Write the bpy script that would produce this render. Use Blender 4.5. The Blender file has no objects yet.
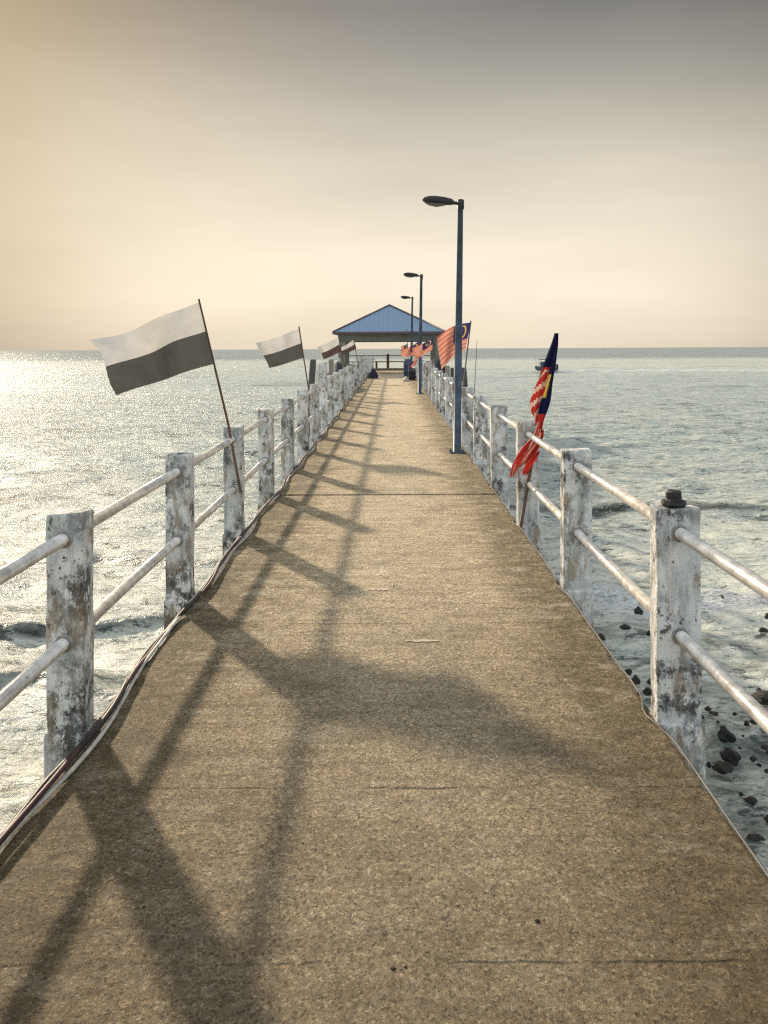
import bpy, bmesh, math, random
import numpy as np
from mathutils import Vector, Matrix
random.seed(7); R = math.radians
SC = bpy.context.scene
COL = SC.collection
F = 740.0; VX = 391.0; HY = 348.5; EYE = 1.7; WATER = -2.5

# ------------------------------------------------------------------ helpers
def P(x, y, z=0.0):
    """pier coordinates -> world (the pier rises and narrows very slightly seaward)"""
    yy = max(y, 0)
    return Vector((x * (1 - .002 * yy) + .00005 * yy * yy, y, z + .0057 * y + .00011 * yy * yy))
def at(px, py, Y):
    return Vector(((px - VX) / F * Y, Y, EYE - (py - HY) / F * Y))
def tag(o, label=None, cat=None, group=None, kind=None):
    if label: o['label'] = label
    if cat: o['category'] = cat
    if group: o['group'] = group
    if kind: o['kind'] = kind
    return o
def empty(name, loc, label=None, cat=None, group=None, rz=0):
    o = bpy.data.objects.new(name, None); COL.objects.link(o)
    o.location = loc; o.rotation_euler.z = rz; o.empty_display_size = .1
    return tag(o, label, cat, group)
def link(name, me, mats, parent=None, smooth=False):
    if not isinstance(mats, (list, tuple)): mats = [mats]
    for m in mats: me.materials.append(m)
    if smooth: me.polygons.foreach_set('use_smooth', [True] * len(me.polygons))
    o = bpy.data.objects.new(name, me); COL.objects.link(o)
    if parent: o.parent = parent
    return o
class MB:
    def __init__(s): s.v = []; s.f = []; s.m = []
    def add(s, vs, fs, mi=0):
        n = len(s.v); s.v += [tuple(v) for v in vs]
        s.f += [tuple(i + n for i in f) for f in fs]; s.m += [mi] * len(fs)
    def box(s, a, b, mi=0, mat=None):
        (x0, y0, z0), (x1, y1, z1) = a, b
        vs = [Vector(c) for c in ((x0,y0,z0),(x1,y0,z0),(x1,y1,z0),(x0,y1,z0),(x0,y0,z1),(x1,y0,z1),(x1,y1,z1),(x0,y1,z1))]
        if mat: vs = [mat @ v for v in vs]
        s.add(vs, [(0,3,2,1),(4,5,6,7),(0,1,5,4),(1,2,6,5),(2,3,7,6),(3,0,4,7)], mi)
    def tube(s, pts, r, n=10, mi=0, caps=True):
        pts = [Vector(p) for p in pts]
        rs = r if isinstance(r, (list, tuple)) else [r] * len(pts)
        rings = []; up = None
        for i, p in enumerate(pts):
            d = (pts[min(i+1, len(pts)-1)] - pts[max(i-1, 0)]).normalized()
            if up is None: up = Vector((0,0,1)) if abs(d.z) < .9 else Vector((1,0,0))
            a = d.cross(up).normalized(); b = a.cross(d).normalized(); up = b
            rings.append([p + (a * math.cos(2*math.pi*k/n) + b * math.sin(2*math.pi*k/n)) * rs[i] for k in range(n)])
        vs = [v for ring in rings for v in ring]
        fs = [(i*n+k, i*n+(k+1)%n, (i+1)*n+(k+1)%n, (i+1)*n+k) for i in range(len(pts)-1) for k in range(n)]
        if caps: fs += [tuple(range(n)), tuple(range((len(pts)-1)*n + n - 1, (len(pts)-1)*n - 1, -1))]
        s.add(vs, fs, mi)
    def mesh(s, name='m', bevel=0, seg=2):
        me = bpy.data.meshes.new(name); me.from_pydata(s.v, [], s.f)
        me.polygons.foreach_set('material_index', s.m); me.update()
        if bevel:
            bm = bmesh.new(); bm.from_mesh(me)
            bmesh.ops.recalc_face_normals(bm, faces=bm.faces)
            bmesh.ops.bevel(bm, geom=[e for e in bm.edges if e.is_manifold and e.calc_face_angle(0) > .6], offset=bevel, segments=seg, profile=.5, affect='EDGES')
            bm.to_mesh(me); bm.free()
        return me
    def build(s, name, mats, parent=None, smooth=False, bevel=0):
        return link(name, s.mesh(name, bevel), mats, parent, smooth)
def dup(root, loc, label=None, rz=None):
    c = root.copy(); COL.objects.link(c); c.location = loc
    if label: c['label'] = label
    if rz is not None: c.rotation_euler.z = rz
    for ch in root.children:
        d = ch.copy(); COL.objects.link(d); d.parent = c
        for g in ch.children:
            e = g.copy(); COL.objects.link(e); e.parent = d
    return c

# ------------------------------------------------------------------ material helpers
class NT:
    def __init__(s, name):
        s.mat = bpy.data.materials.new(name); s.mat.use_nodes = True
        s.t = s.mat.node_tree; s.bsdf = s.t.nodes['Principled BSDF']; s.out = s.t.nodes['Material Output']
    def n(s, typ, **kw):
        o = s.t.nodes.new('ShaderNode' + typ)
        for k, v in kw.items(): setattr(o, k, v)
        return o
    def l(s, a, b): s.t.links.new(a, b)
    def pos(s, scale=(1,1,1), obj=False):
        src = s.n('TexCoord').outputs['Object'] if obj else s.n('NewGeometry').outputs['Position']
        m = s.n('Mapping'); m.inputs['Scale'].default_value = scale; s.l(src, m.inputs['Vector']); return m.outputs[0]
    def noise(s, vec, scale, detail=5, rough=.55, dist=0):
        o = s.n('TexNoise'); o.inputs['Scale'].default_value = scale; o.inputs['Detail'].default_value = detail
        o.inputs['Roughness'].default_value = rough; o.inputs['Distortion'].default_value = dist; s.l(vec, o.inputs['Vector']); return o.outputs['Fac']
    def voro(s, vec, scale, feature='F1'):
        o = s.n('TexVoronoi'); o.inputs['Scale'].default_value = scale; o.feature = feature; s.l(vec, o.inputs['Vector']); return o
    def ramp(s, fac, stops, interp='LINEAR'):
        o = s.n('ValToRGB'); cr = o.color_ramp; cr.interpolation = interp
        while len(cr.elements) < len(stops): cr.elements.new(.5)
        for e, (p, c) in zip(cr.elements, stops):
            e.position = p; e.color = (c, c, c, 1) if isinstance(c, (int, float)) else (*c, 1)
        s.l(fac, o.inputs[0]); return o.outputs[0]
    def mix(s, fac, a, b, typ='MIX'):
        o = s.n('Mix', data_type='RGBA', blend_type=typ)
        for i, v in ((0, fac), (6, a), (7, b)):
            if hasattr(v, 'is_linked'): s.l(v, o.inputs[i])
            else: o.inputs[i].default_value = v if i == 0 else (*v, 1)
        return o.outputs[2]
    def math(s, op, a, b=0.0, clamp=False):
        o = s.n('Math', operation=op, use_clamp=clamp)
        for i, v in ((0, a), (1, b)):
            if hasattr(v, 'is_linked'): s.l(v, o.inputs[i])
            else: o.inputs[i].default_value = v
        return o.outputs[0]
    def bump(s, h, strength=.5, dist=.01, prev=None):
        o = s.n('Bump'); o.inputs['Strength'].default_value = strength; o.inputs['Distance'].default_value = dist
        s.l(h, o.inputs['Height'])
        if prev is not None: s.l(prev, o.inputs['Normal'])
        return o.outputs[0]
    def set(s, **kw):
        for k, v in kw.items():
            i = s.bsdf.inputs[k.replace('_', ' ')]
            if hasattr(v, 'is_linked'): s.l(v, i)
            elif isinstance(v, tuple): i.default_value = (*v, 1)
            else: i.default_value = v
        return s.mat

def m_deck():
    t = NT('weathered_concrete'); p = t.pos()
    big = t.noise(p, .9, 6, .6)
    st = t.noise(t.pos((1.1, 9, 1)), 1.6, 5, .6, .3)          # screed streaks across the walkway
    col = t.mix(t.ramp(big, [(.3, 0), (.7, 1)]), (.64, .49, .295), (.88, .70, .455))
    col = t.mix(t.ramp(st, [(.38, .8), (.56, 0)]), col, (.30, .235, .145))
    gr = t.noise(p, 55, 6, .8)
    col = t.mix(t.ramp(gr, [(.40, .95), (.47, 0)]), col, (.12, .09, .055))
    col = t.mix(t.ramp(t.noise(t.pos((1, 1, 1.3)), 33, 6, .8), [(.53, 0), (.60, .85)]), col, (.92, .80, .60))
    col = t.mix(t.ramp(t.noise(p, 6, 6, .7), [(.40, .4), (.52, 0)]), col, (.23, .185, .115))
    v = t.voro(p, 75)
    peb = t.ramp(v.outputs['Distance'], [(.16, 1), (.36, 0)])
    cell = t.n('SeparateColor'); t.l(v.outputs['Color'], cell.inputs[0])
    sel = t.ramp(cell.outputs[0], [(.70, 0), (.78, 1)])
    col = t.mix(t.math('MULTIPLY', t.math('MULTIPLY', peb, sel), .8), col, (.85, .76, .60))
    seld = t.ramp(cell.outputs[1], [(.80, 0), (.85, 1)])
    col = t.mix(t.math('MULTIPLY', t.math('MULTIPLY', peb, seld), .65), col, (.10, .08, .055))
    # moss and grime toward both edges
    sx = t.n('SeparateXYZ'); t.l(p, sx.inputs[0])
    e = t.math('ABSOLUTE', t.math('ADD', sx.outputs[0], .06))
    e = t.math('ADD', e, t.math('MULTIPLY', t.math('SUBTRACT', t.noise(p, 2.2, 5, .65), .5), .9))
    edge = t.ramp(e, [(.72, 0), (1.35, 1)])
    col = t.mix(t.math('MULTIPLY', edge, t.ramp(t.noise(p, 18, 6, .8), [(.40, .95), (.56, .5)])), col, (.17, .135, .07))
    # patchy pale lime bloom + damp dark blotches
    bl = t.ramp(t.noise(t.pos((1, 2.2, 1)), 2.6, 7, .7, .4), [(.53, 0), (.66, .7)])
    col = t.mix(bl, col, (.80, .69, .51))
    dk = t.ramp(t.noise(t.pos((1, 1.4, 1)), 1.3, 7, .7, .2), [(.52, 0), (.68, .75)])
    col = t.mix(dk, col, (.16, .13, .08))
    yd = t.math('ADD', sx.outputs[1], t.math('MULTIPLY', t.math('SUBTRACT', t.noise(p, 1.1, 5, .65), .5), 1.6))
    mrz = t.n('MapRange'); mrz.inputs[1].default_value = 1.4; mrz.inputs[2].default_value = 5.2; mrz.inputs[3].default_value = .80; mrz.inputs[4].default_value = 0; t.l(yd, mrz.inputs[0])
    col = t.mix(mrz.outputs[0], col, (.15, .105, .05))  # near end darkened in the colour, standing in for vignette
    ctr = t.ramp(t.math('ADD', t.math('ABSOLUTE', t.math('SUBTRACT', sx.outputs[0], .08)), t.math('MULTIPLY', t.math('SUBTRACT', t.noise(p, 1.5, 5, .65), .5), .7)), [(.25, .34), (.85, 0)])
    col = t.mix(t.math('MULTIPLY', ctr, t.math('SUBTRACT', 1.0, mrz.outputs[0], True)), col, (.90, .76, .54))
    wp = t.n('VectorMath', operation='ADD'); nd = t.n('TexNoise'); nd.inputs['Scale'].default_value = 40; t.l(p, nd.inputs['Vector'])
    ns = t.n('VectorMath', operation='SCALE'); ns.inputs['Scale'].default_value = .009; t.l(nd.outputs['Color'], ns.inputs[0]); t.l(p, wp.inputs[0]); t.l(ns.outputs[0], wp.inputs[1])
    flecks = []
    for sc, lo, hi in ((125, .50, 1.55), (55, .86, 1.14)):
        vv = t.voro(wp.outputs[0], sc); cs = t.n('SeparateColor'); t.l(vv.outputs['Color'], cs.inputs[0])
        flecks.append(cs.outputs[0])
        g = t.ramp(cs.outputs[0], [(.0, lo * .5), (.20, .49), (.80, .54), (.92, hi * .52)])
        vs_ = t.n('VectorMath', operation='SCALE'); t.l(col, vs_.inputs[0]); gm = t.math('MULTIPLY', g, 2.0); t.l(gm, vs_.inputs['Scale']); col = vs_.outputs[0]
    # hairline transverse cracks, broken up by noise
    yy = t.math('ADD', sx.outputs[1], t.math('MULTIPLY', t.noise(p, 5, 6, .7), .035))
    cr = None
    for y0 in (2.03, 2.83, 4.50, 5.72, 12.4, 14.7, 19.6, 26.1):
        d = t.math('ABSOLUTE', t.math('SUBTRACT', yy, y0 + .018))
        line = t.ramp(d, [(.002, 1), (.008, 0)])
        cr = line if cr is None else t.math('MAXIMUM', cr, line)
    cr = t.math('MULTIPLY', cr, t.ramp(t.noise(p, 2.7, 4, .7), [(.46, 0), (.56, 1)]))
    col = t.mix(t.math('MULTIPLY', cr, .6), col, (.07, .055, .04))
    b = t.bump(t.noise(p, 60, 6, .85), 1, .026)
    b = t.bump(peb, .9, .007, b)
    b = t.bump(flecks[0], .5, .005, b)
    b = t.bump(st, .6, .02, b)
    b = t.bump(t.noise(p, 16, 6, .75), .9, .03, b)
    b = t.bump(t.math('SUBTRACT', 1.0, cr), .8, .01, b)
    return t.set(Base_Color=col, Roughness=.7, Normal=b, Specular_IOR_Level=.4)

def m_side():
    t = NT('stained_concrete'); p = t.pos((1, 1, .6))
    col = t.mix(t.noise(p, 3, 6, .7), (.16, .15, .13), (.38, .35, .30))
    return t.set(Base_Color=col, Roughness=.9, Normal=t.bump(t.noise(p, 40, 5, .7), .6, .01))

def m_post():
    t = NT('flaking_white_paint'); p = t.pos()
    wash = t.noise(p, 5.5, 6, .65)
    col = t.mix(t.ramp(wash, [(.36, 0), (.60, 1)]), (.56, .60, .60), (.88, .88, .85))
    run = t.ramp(t.noise(t.pos((7, 7, 1.3)), 1.6, 6, .7), [(.48, 0), (.66, .7)])
    col = t.mix(run, col, (.23, .25, .235))
    zone = t.ramp(t.noise(p, 2.3, 4, .55), [(.44, 0), (.57, 1)])
    blot = t.ramp(t.noise(t.pos((1, 1, .65)), 10, 9, .78, .1), [(.49, 0), (.555, 1)])
    br = t.ramp(t.noise(t.pos((1, 1, .7)), 30, 6, .75), [(.36, .45), (.48, 1)])
    mo = t.math('MULTIPLY', t.math('MULTIPLY', blot, zone), br)
    col = t.mix(t.math('MULTIPLY', mo, .95), col, (.05, .046, .04))
    sp = t.ramp(t.noise(t.pos((1, 1, .8)), 30, 5, .7), [(.62, 0), (.65, .9)])
    col = t.mix(sp, col, (.06, .055, .05))
    ru = t.ramp(t.noise(t.pos((1, 1, .8)), 11, 8, .75, .1), [(.62, 0), (.65, .9)])
    col = t.mix(ru, col, (.12, .065, .045))
    ls = t.ramp(t.noise(t.pos((1.6, 1.6, .6)), 5.5, 7, .72, .1), [(.53, 0), (.61, .75)])
    col = t.mix(ls, col, (.29, .22, .14))
    h = t.math('ADD', t.noise(p, 26, 7, .7), t.math('MULTIPLY', mo, -.5))
    b = t.bump(t.math('ADD', h, t.math('MULTIPLY', ru, -.7)), .9, .012)
    return t.set(Base_Color=col, Roughness=.7, Normal=b, Specular_IOR_Level=.3)

def m_pipe():
    t = NT('dull_steel_pipe'); p = t.pos()
    g = t.noise(p, 14, 6, .7)
    col = t.mix(t.ramp(g, [(.4, 0), (.62, 1)]), (.56, .54, .51), (.84, .82, .78))
    col = t.mix(t.ramp(t.noise(p, 22, 6, .7), [(.64, 0), (.70, .6)]), col, (.22, .15, .10))
    return t.set(Base_Color=col, Metallic=.5, Roughness=t.ramp(g, [(.3, .22), (.7, .40)]), Normal=t.bump(t.noise(p, 60, 4, .6), .25, .003))

def simple(name, c, rough=.6, metal=0, var=.35, scale=8, bump=.2, c2=None, spec=.5):
    t = NT(name); p = t.pos()
    d = c2 or tuple(x * (1 - var) for x in c)
    col = t.mix(t.ramp(t.noise(p, scale, 6, .65), [(.35, 0), (.68, 1)]), d, c)
    return t.set(Base_Color=col, Roughness=rough, Metallic=metal, Specular_IOR_Level=spec, Normal=t.bump(t.noise(p, scale * 5, 4, .6), bump, .005))

def m_cloth(name, c, trans=.35):
    t = NT(name); p = t.pos()
    weave = t.noise(p, 300, 2, .5)
    col = t.mix(t.ramp(t.noise(p, 5, 5, .6), [(.35, 0), (.7, 1)]), tuple(x * .82 for x in c), c)
    b = t.bump(t.noise(t.pos((1, 1, .5)), 9, 4, .6), .7, .03); b = t.bump(weave, .2, .002, b)
    t.set(Base_Color=col, Roughness=.85, Specular_IOR_Level=.15, Normal=b)
    tr = t.n('BsdfTranslucent'); t.l(col, tr.inputs[0]); t.l(b, tr.inputs['Normal'])
    mx = t.n('MixShader'); mx.inputs[0].default_value = trans
    t.l(t.bsdf.outputs[0], mx.inputs[1]); t.l(tr.outputs[0], mx.inputs[2]); t.l(mx.outputs[0], t.out.inputs[0])
    return t.mat

def m_water():
    t = NT('sea_water'); p = t.pos()
    sx = t.n('SeparateXYZ'); t.l(p, sx.inputs[0])
    fine = t.noise(t.pos((.8, 1.5, 1)), 6.5, 6, .68, .1)
    mid = t.noise(t.pos((.7, 1.25, 1)), 1.7, 7, .66, .1)
    big = t.noise(t.pos((.6, 1.1, 1)), .5, 6, .62, .1)
    far = t.noise(t.pos((.6, 1.0, 1)), .13, 6, .62, .1)
    patch = t.noise(t.pos((.05, .16, 1)), 1.0, 5, .6, .3)
    calm = t.ramp(t.noise(t.pos((.005, .03, 1)), 1.0, 4, .55, .3), [(.36, .5), (.58, 1)])
    b = t.bump(fine, 1, .06); b = t.bump(mid, 1, .26, b); b = t.bump(big, 1, .50, b); b = t.bump(far, .6, .9, b)
    geo = t.n('NewGeometry'); vm = t.n('Mix', data_type='VECTOR')
    t.l(calm, vm.inputs[0]); t.l(geo.outputs['Normal'], vm.inputs[4]); t.l(b, vm.inputs[5])
    nn = t.n('VectorMath', operation='NORMALIZE'); t.l(vm.outputs[1], nn.inputs[0])
    Y_ = sx.outputs[1]
    dist = t.math('ADD', Y_, t.math('MULTIPLY', t.noise(p, .25, 4, .6), 10))
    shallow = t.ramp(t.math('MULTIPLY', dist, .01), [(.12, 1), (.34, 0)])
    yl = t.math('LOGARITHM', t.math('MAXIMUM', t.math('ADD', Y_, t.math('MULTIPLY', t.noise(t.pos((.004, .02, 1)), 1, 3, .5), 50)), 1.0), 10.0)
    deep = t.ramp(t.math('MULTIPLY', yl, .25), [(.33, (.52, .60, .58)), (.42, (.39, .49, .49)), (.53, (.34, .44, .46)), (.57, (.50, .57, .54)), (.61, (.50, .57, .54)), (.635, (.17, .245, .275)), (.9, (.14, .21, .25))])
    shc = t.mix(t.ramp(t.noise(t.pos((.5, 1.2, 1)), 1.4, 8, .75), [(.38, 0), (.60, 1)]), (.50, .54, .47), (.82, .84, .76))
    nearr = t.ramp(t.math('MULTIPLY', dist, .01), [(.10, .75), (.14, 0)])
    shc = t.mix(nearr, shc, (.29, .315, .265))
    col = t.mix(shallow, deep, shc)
    for nz_, k, hi in ((t.noise(t.pos((.7, 1.3, 1)), 7.0, 6, .7, .1), .7, .6), (t.noise(t.pos((.7, 1.2, 1)), 3.0, 7, .72, .1), .9, .6), (t.noise(t.pos((.6, 1.1, 1)), 1.1, 7, .78), .8, .35), (t.noise(t.pos((.5, .9, 1)), .4, 7, .8), .6, .15), (t.noise(t.pos((.4, .8, 1)), .15, 7, .8), .5, .1)):  # bright glints and dark facets of ripples painted into the base colour
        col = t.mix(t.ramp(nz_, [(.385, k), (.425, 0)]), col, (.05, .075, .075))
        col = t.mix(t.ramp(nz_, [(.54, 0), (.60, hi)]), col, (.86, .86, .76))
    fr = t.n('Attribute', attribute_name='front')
    col = t.mix(t.math('MULTIPLY', fr.outputs['Fac'], t.ramp(t.noise(t.pos((.7, 1.6, 1)), 4.5, 7, .78), [(.33, 0), (.44, 1)]), clamp=True), col, (.04, .055, .05))  # dimmer reflection on steep wave fronts painted as dark colour
    at_ = t.n('Attribute', attribute_name='foam')
    fn = t.ramp(t.noise(t.pos((1, 2, 1)), 9, 6, .75), [(.42, 0), (.56, 1)])
    fm = t.math('MULTIPLY', at_.outputs['Fac'], fn, clamp=True)
    col = t.mix(fm, col, (.78, .80, .82))
    rough = t.math('ADD', t.math('MULTIPLY', fm, .5), .25, clamp=True)
    t.set(Base_Color=col, Roughness=rough, IOR=1.34, Normal=nn.outputs[0])
    df = t.n('BsdfDiffuse'); t.l(col, df.inputs[0]); t.l(nn.outputs[0], df.inputs['Normal'])
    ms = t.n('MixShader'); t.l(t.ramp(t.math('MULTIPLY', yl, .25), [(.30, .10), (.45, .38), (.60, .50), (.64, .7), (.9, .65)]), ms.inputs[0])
    t.l(t.bsdf.outputs[0], ms.inputs[1]); t.l(df.outputs[0], ms.inputs[2]); t.l(ms.outputs[0], t.out.inputs[0])
    return t.mat

def m_rock():
    t = NT('wet_dark_rock'); p = t.pos()
    col = t.mix(t.ramp(t.noise(p, 7, 6, .7), [(.4, 0), (.65, 1)]), (.008, .007, .006), (.035, .028, .022))
    return t.set(Base_Color=col, Roughness=.45, Normal=t.bump(t.noise(p, 22, 6, .7), .9, .03))

def m_timber():
    t = NT('grey_timber')
    col = t.mix(t.noise(t.pos((8, 8, 1)), 2.5, 5, .7), (.035, .035, .04), (.13, .13, .13))
    return t.set(Base_Color=col, Roughness=.85, Normal=t.bump(t.noise(t.pos((12, 12, 1)), 4, 5, .7), .7, .02))

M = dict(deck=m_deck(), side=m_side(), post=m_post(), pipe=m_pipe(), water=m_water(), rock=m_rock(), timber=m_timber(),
    weld=simple('weld_collar', (.50, .48, .44), .6, .4, .5, 30, .5),
    lamp=simple('lamp_pole_paint', (.075, .12, .185), .5, .2, .55, 6, .2, c2=(.03, .045, .075)),
    lamphead=simple('lamp_head_shell', (.022, .022, .026), .45, .1, .4, 12, .2),
    lens=simple('lamp_lens', (.16, .15, .13), .3, 0, .3, 9, .05),
    cable_grey=simple('pale_cable', (.74, .71, .65), .5, 0, .45, 16, .2),
    cable_dull=simple('dull_wire', (.16, .155, .14), .5, 0, .5, 9, .2),
    cable_black=simple('black_cable', (.02, .02, .024), .45, 0, .4, 16, .2),
    cable_red=simple('maroon_cable', (.075, .03, .035), .5, 0, .4, 16, .2),
    bamboo=simple('brown_flag_stick', (.17, .09, .05), .6, 0, .5, 20, .2),
    grey_stick=simple('grey_flag_stick', (.15, .13, .11), .6, 0, .5, 20, .2),
    rubber=simple('black_rubber', (.016, .016, .018), .55, 0, .5, 25, .3),
    navy=simple('navy_canvas', (.018, .025, .055), .8, 0, .5, 6, .5),
    blue=simple('blue_plastic', (.045, .07, .16), .5, 0, .4, 6, .2),
    white=simple('white_plastic', (.62, .60, .56), .5, 0, .2, 6, .2),
    wood=simple('brown_bench_wood', (.26, .15, .10), .8, 0, .5, 9, .4),
    frame=simple('pavilion_concrete', (.25, .25, .22), .8, 0, .4, 5, .3),
    frame2=simple('pavilion_fascia', (.20, .21, .17), .8, 0, .3, 5, .3),
    soffit=simple('soffit_board', (.07, .07, .06), .9, 0, .3, 5, .3),
    trim=simple('roof_hip_trim', (.15, .10, .11), .6, 0, .35, 5, .2),
    hull=simple('teal_hull_paint', (.05, .13, .16), .45, 0, .35, 2, .2),
    hull_dark=simple('dark_boat_canopy', (.025, .03, .035), .6, 0, .35, 2, .2),
    glass=simple('boat_window', (.02, .03, .035), .15, 0, .2, 2, 0),
    f_white=m_cloth('flag_white', (.74, .72, .69), .32), f_dark=m_cloth('flag_dark', (.12, .118, .11), .25),
    f_maroon=m_cloth('flag_faded_maroon', (.105, .07, .065)), f_red=m_cloth('flag_red', (.50, .045, .035), .40),
    f_cream=m_cloth('flag_cream', (.74, .52, .44), .42), f_blue=m_cloth('flag_blue', (.055, .045, .17)),
    f_pink=m_cloth('flag_faded_pink', (.72, .44, .34), .45), f_faded=m_cloth('flag_faded_red', (.66, .21, .15), .45), f_navy=m_cloth('flag_navy', (.012, .016, .06), .2), f_yellow=m_cloth('flag_yellow', (.72, .50, .10)),
)
def m_roof():
    t = NT('blue_metal_roof'); sx = t.n('SeparateXYZ'); p = t.pos(); t.l(p, sx.inputs[0])
    col = t.mix(t.noise(t.pos((3, 1, 1)), 1.2, 5, .6), (.22, .34, .48), (.27, .40, .55))
    rib = t.math('ABSOLUTE', t.math('SUBTRACT', t.math('FRACT', t.math('MULTIPLY', sx.outputs[0], 4.0)), .5))
    col = t.mix(t.ramp(rib, [(.02, .18), (.06, 0)]), col, (.14, .21, .32))
    return t.set(Base_Color=col, Roughness=.45, Normal=t.bump(t.ramp(rib, [(.0, 1), (.08, 0)]), .5, .03))
M['roof'] = m_roof()
M['smear'] = simple('pale_mortar', (.70, .58, .42), .8, 0, .4, 30, .4)

# ------------------------------------------------------------------ sea
def build_sea():
    ys = [-400, -250, -150, -90, -55, -35, -22, -14, -8, -4, -1]
    y = 1.0
    while y < 9500: ys.append(y); y += max(.085, y * .009)
    ys.append(9500); ys = np.array(ys)
    xs = [0.0]; st = .10
    while xs[-1] < 9500:
        xs.append(xs[-1] + st)
        if xs[-1] > 8: st *= 1.02
    xs = np.array(xs); xs = np.concatenate([-xs[:0:-1], xs])
    X, Y = np.meshgrid(xs, ys); Z = np.zeros_like(X)
    dx = np.gradient(xs)[None, :]; dy = np.gradient(ys)[:, None]; sp = np.maximum(dx * .6, dy)
    rng = np.random.default_rng(3)
    for i in range(90):
        lam = .33 * (3.2 / .33) ** rng.random(); a = -math.pi/2 + rng.normal() * .9
        k = 2 * math.pi / lam; amp = .0060 * lam ** .8
        ph = k * (X * math.cos(a) + Y * math.sin(a)) + rng.random() * 6.28 + .8 * np.sin(X * .11 + i) 
        fade = np.clip(lam / (sp * 3.5) - 1, 0, 1)
        Z += amp * fade * (1.35 * (1 - 2 * np.abs(np.sin(ph / 2)) ** 1.2) * (.6 + .4 * np.sin(X * .9 / lam + Y * .5 / lam + i)))
    foam = np.zeros_like(X); front = np.zeros_like(X)
    def crest(y0, h, w, amp, per, x0, x1, foamy=0, seed=0):
        c = y0 + amp * np.sin(X / per + seed) + amp * .45 * np.sin(X / per * 2.7 + seed * 2) + .12 * np.sin(X * 1.9 + seed)
        d = Y - c
        prof = np.where(d < 0, np.exp(-(d / (w * .38)) ** 2), np.exp(-(d / (w * 1.3)) ** 2))
        m = 1 / (1 + np.exp(-(X - x0) * 1.2)) / (1 + np.exp((X - x1) * 1.2)) * (.8 + .2 * np.sin(X * .7 + seed * 3))
        nonlocal Z, foam, front
        Z += h * prof * m
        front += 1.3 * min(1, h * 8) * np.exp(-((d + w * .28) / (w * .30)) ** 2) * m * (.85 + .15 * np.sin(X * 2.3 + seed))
        if foamy: foam += foamy * np.exp(-((d + w * .5) / (w * .9)) ** 2) * m
    crest(15.3, .17, .42, .35, 3.6, -30, 1, 0, .4)
    crest(11.4, .15, .34, .30, 3.0, -14, 0, 0, 2.1)
    crest(9.1, .10, .26, .25, 2.3, -9, 0, 0, 4.0)
    crest(7.6, .05, .2, .2, 2.0, -9, 0, 0, 1.0)
    crest(19.5, .16, .6, .4, 4.0, 1, 24, 0, 1.2)
    crest(12.9, .26, .45, .30, 3.3, 1.5, 5.6, 3.0, 2.9)
    crest(12.3, .14, .5, .3, 3.1, 5, 30, 0, 0.3)
    Z[:11] = 0; Z += WATER
    ny, nx = X.shape
    me = bpy.data.meshes.new('sea')
    co = np.stack([X, Y, Z], -1).reshape(-1, 3).astype(np.float32)
    i = np.arange((ny-1) * (nx-1)); r = i // (nx-1); c = i % (nx-1); a = r * nx + c
    f = np.stack([a, a+1, a+nx+1, a+nx], -1).astype(np.int32).ravel()
    me.vertices.add(len(co)); me.vertices.foreach_set('co', co.ravel())
    me.loops.add(len(f)); me.loops.foreach_set('vertex_index', f)
    me.polygons.add(len(i)); me.polygons.foreach_set('loop_start', np.arange(0, len(f), 4, dtype=np.int32))
    me.update(calc_edges=True)
    me.polygons.foreach_set('use_smooth', np.ones(len(i), dtype=bool))
    at_ = me.attributes.new('foam', 'FLOAT', 'POINT'); at_.data.foreach_set('value', np.clip(foam, 0, 1).ravel().astype(np.float32))
    a2_ = me.attributes.new('front', 'FLOAT', 'POINT'); a2_.data.foreach_set('value', np.clip(front, 0, 1).ravel().astype(np.float32))
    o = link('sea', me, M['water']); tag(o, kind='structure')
build_sea()

# ------------------------------------------------------------------ the pier
DL, DR = -1.345, 1.21
pier = empty('pier', (0, 0, 0), 'long narrow concrete pier running straight out to sea toward a blue roofed pavilion', 'pier')
def slab(y0, y1, seed, xl=DL, xr=DR, jit=.008):
    rnd = random.Random(seed); n = max(4, int((y1 - y0) / .07))
    mb = MB(); top = []
    for i in range(n + 1):
        y = y0 + (y1 - y0) * i / n
        jl = (rnd.random() - .5) * jit * 2; jr = (rnd.random() - .5) * jit * 2
        ring = [(xl + jl + .02, -.17), (xl + jl, -.03), (xl + jl + .012, -.006), (xl + jl + .03, 0), (-.4, .0), (.4, 0), (xr + jr - .03, 0), (xr + jr - .012, -.006), (xr + jr, -.03), (xr + jr - .02, -.17)]
        top.append([P(a, y, b) for a, b in ring])
    k = len(top[0]); vs = [v for r in top for v in r]; fs = []
    for i in range(n):
        for j in range(k - 1): fs.append((i*k+j, i*k+j+1, (i+1)*k+j+1, (i+1)*k+j))
        fs.append((i*k+k-1, i*k, (i+1)*k, (i+1)*k+k-1))
    fs += [tuple(range(k)), tuple(range(n*k + k - 1, n*k - 1, -1))]
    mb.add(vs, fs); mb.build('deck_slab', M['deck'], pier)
joints = [-6, 1.1 - 3.4, 8.33, 15.0, 21.8, 28.6, 36.9]
GAP = [.01, .008, .035, .02, .02, .02, .01]
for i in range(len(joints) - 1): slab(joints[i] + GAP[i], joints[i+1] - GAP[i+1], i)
for y, g in list(zip(joints, GAP))[1:-1]: 
    mb = MB(); mb.box((DL + .01, y - g - .004, -.16), (DR - .01, y + g + .004, -.016)); mb.v = [tuple(P(*v)) for v in mb.v]; mb.build('joint_filler', M['rubber'], pier)
slab(36.92, 43.9, 40, -3.1, 3.0)
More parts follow.
